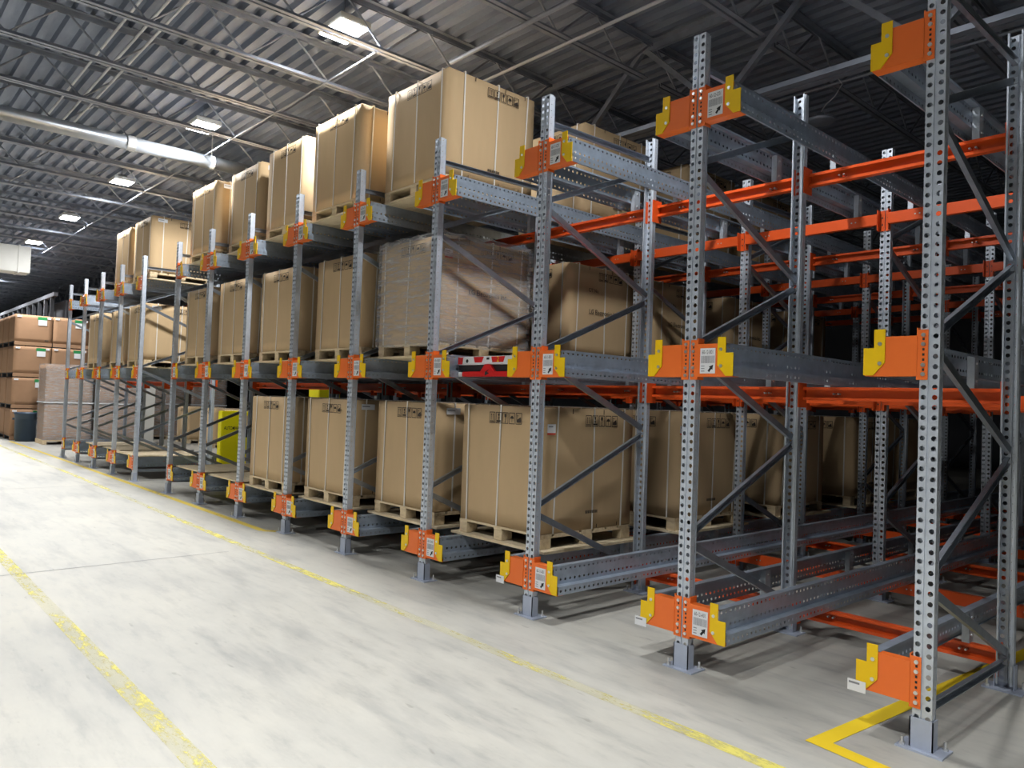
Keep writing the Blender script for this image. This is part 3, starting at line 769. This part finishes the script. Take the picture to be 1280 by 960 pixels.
# ------------------------------------------------------------------ far goods: stacked cartons, wrapped pallets, bin, posts
BS = .94
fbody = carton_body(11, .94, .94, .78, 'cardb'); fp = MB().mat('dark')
for k in range(5): fp.box(-.47, .47, -.47 + k * .2, -.47 + k * .2 + .14, .10, .118)
fdeck = fp.mesh('slat_deck'); fside = MB().mat('cardb').box(.455, .475, -.47, .47, .012, .116).mesh('side_board'); fblk = MB().mat('dark').box(-.06, .06, -.06, .06, 0, .10).mesh('block')
xo = .47 + .013
flab = MB().mat('green').box(xo - .003, xo, .08, .32, .655, .745).mat('white').box(xo - .003, xo, .10, .32, .50, .655).box(xo - .003, xo, .33, .42, .69, .75).box(xo - .003, xo, -.43, -.32, .70, .75).mat('cardink').box(xo - .003, xo, .28, .38, .04, .07).mesh('sticker_set')
for cx in range(4):
    for cy in range(3):
        if cx and cy: continue
        for lv in range(4):
            x = -24.4 - .47 - cx * 1.0; y = -.07 + .47 + cy * .965 + cx * .0; z = lv * .915
            pos = '%s stack back' % ORD[cx] if cy == 0 else '%s stack behind the bin' % ORD[cy]
            if cx == 0: pos = ['column behind the blue bin', 'second column along', 'third column along'][cy]
            else: pos = '%s stack farther off along the aisle' % ORD[cx - 1]
            nm = ['bottom', 'second tier', 'third tier', 'topmost'][lv]
            tp_ = thing('skid', 'dark skid under far carton, %s, %s' % (pos, nm), 'skid', (x, y, z), 0, 'skids under the far cartons')
            ob('slat_deck', fdeck, tp_); ob('side_board', fside, tp_)
            for a in (-.4, .4):
                for b in (-.4, 0, .4): ob('block', fblk, tp_, (a, b, 0))
            tc = thing('stacked_carton', 'far brown carton, %s, %s' % (pos, nm), 'cardboard carton', (x, y, z + .119), 0, 'far stacked cartons')
            ob('carton_body', fbody, tc)
            if cx == 0: ob('sticker_set', flab, tc)['label'] = 'green and white stickers'
def wrapped(x, y, label, tiers=2, W=1.0, D=1.18):
    t = thing('wrapped_load', label, 'wrapped pallet load', (x, y, 0), 0, None)
    fpd = ob('pallet_base', MB().mat('wood').box(-W / 2, W / 2, -D / 2, D / 2, .09, .12).box(-W / 2, W / 2, -D / 2, -D / 2 + .1, 0, .09).box(-W / 2, W / 2, -.05, .05, 0, .09).box(-W / 2, W / 2, D / 2 - .1, D / 2, 0, .09).mesh('pallet_base'), t)
    for k in range(tiers):
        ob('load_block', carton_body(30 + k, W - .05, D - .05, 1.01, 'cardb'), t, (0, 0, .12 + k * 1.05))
        ob('stretch_wrap', wrap_mesh(W - .05, D - .05, 1.01, 40 + k, .018), t, (0, 0, .12 + k * 1.05))
    ob('top_sheet', MB().mat('white').box(-W / 2 - .01, W / 2 + .01, -D / 2 - .01, D / 2 + .01, 1.135, 1.165).mesh('top_sheet'), t)
wrapped(-22.85, .98, 'tall film wrapped load beside the blue bin')
wrapped(-22.85, 2.25, 'tall film wrapped load, second along from the blue bin')
wrapped(-25.0, 4.3, 'film wrapped load behind the far block, past the white column')
wrapped(-25.0, 5.6, 'film wrapped load farthest behind the far block')
t = thing('roof_column', 'white square steel column standing behind the far block', 'column', (-22.6, 3.12, 0))
ob('shaft', bevelled(MB().mat('unit').box(-.12, .12, -.14, .14, .0, 5.4).mesh('shaft'), .008), t)
ob('base_collar', MB().mat('unit').box(-.18, .18, -.2, .2, 0, .05).mesh('base_collar'), t)
t = thing('trash_bin', 'dark blue-grey round trash bin before the far brown cartons', 'trash bin', (-23.95, .27, 0))
ob('bin_body', MB().mat('bin').lathe([(0, 0), (.25, 0), (.26, .01), (.305, .76), (.325, .765), (.325, .82), (.30, .82), (.29, .05), (0, .05)], 32).mesh('bin_body', True), t)
for a in (-2.2, .9): ob('bin_handle', MB().mat('bin').box(.29, .36, -.07, .07, .60, .66).mesh('bin_handle'), t, (0, 0, 0), a)
# brown cartons standing on the floor behind the far block
for k, x in enumerate((-22.9, -20.9, -19.0)):
    pallet(x, 4.75, 0, 'pine pallet on the floor behind the far block, %s from its gap' % ORD[2 - k])
    tc = thing('carton', 'brown carton on the floor behind the far block, %s from its gap' % ORD[2 - k], 'cardboard carton', (x, 4.75, .117), .06 * (k - 1), 'floor cartons behind the far block')
    ob('carton_body', BODIES[k], tc); ob('handling_print', MKF, tc)
    for m in STY[0]: ob('strap', m, tc)
# distant dark storage rack beyond the cartons
t = thing('distant_rack', 'row of dark storage posts with a pale top beam far beyond the brown cartons', 'storage rack', (-45, 1.3, 0))
ob('top_beam', MB().mat('wall').box(-19, 18.5, -.06, .06, 4.5, 4.62).mesh('top_beam'), t)
pm = MB().mat('dark').box(-.06, .06, -.05, .05, 0, 4.5).mesh('rack_post'); pm2 = MB().mat('wall').box(-.05, .05, -.05, .05, 0, 4.5).mesh('rack_post')
for k in range(38): ob('rack_post', pm if k % 3 else pm2, t, (-19 + k * 1.0, 0, 0))
ob('back_panel', MB().mat('dark').box(-19, 18.5, .3, .36, 0, 4.4).mesh('back_panel'), t)

# ------------------------------------------------------------------ camera
cd = bpy.data.cameras.new('camera'); cam = bpy.data.objects.new('camera', cd); COL.objects.link(cam)
F, yaw, pit, rol = 943.61, -.8387, .0263, .0364
f = Vector((math.sin(yaw) * math.cos(pit), math.cos(yaw) * math.cos(pit), math.sin(pit)))
r = Vector((math.cos(yaw), -math.sin(yaw), 0)); u = r.cross(f)
r2 = r * math.cos(rol) + u * math.sin(rol); u2 = -r * math.sin(rol) + u * math.cos(rol)
mw = Matrix((r2, u2, -f)).transposed().to_4x4(); mw.translation = Vector((1.3508, -3.8963, 1.5675))
cam.matrix_world = mw
cd.sensor_fit = 'HORIZONTAL'; cd.sensor_width = 36; cd.lens = F / 1280 * 36; cd.clip_start = .05; cd.clip_end = 300
SC.camera = cam
wd = bpy.data.worlds.new('world'); SC.world = wd; wd.use_nodes = True
wd.node_tree.nodes['Background'].inputs[0].default_value = (.03, .035, .045, 1); wd.node_tree.nodes['Background'].inputs[1].default_value = 1
vs = SC.view_settings; vs.view_transform = 'Standard'; vs.look = 'None'; vs.gamma = 1; vs.use_curve_mapping = False; vs.exposure = 0.3
SC.cycles.max_bounces = 8; SC.cycles.diffuse_bounces = 1; SC.cycles.transparent_max_bounces = 12
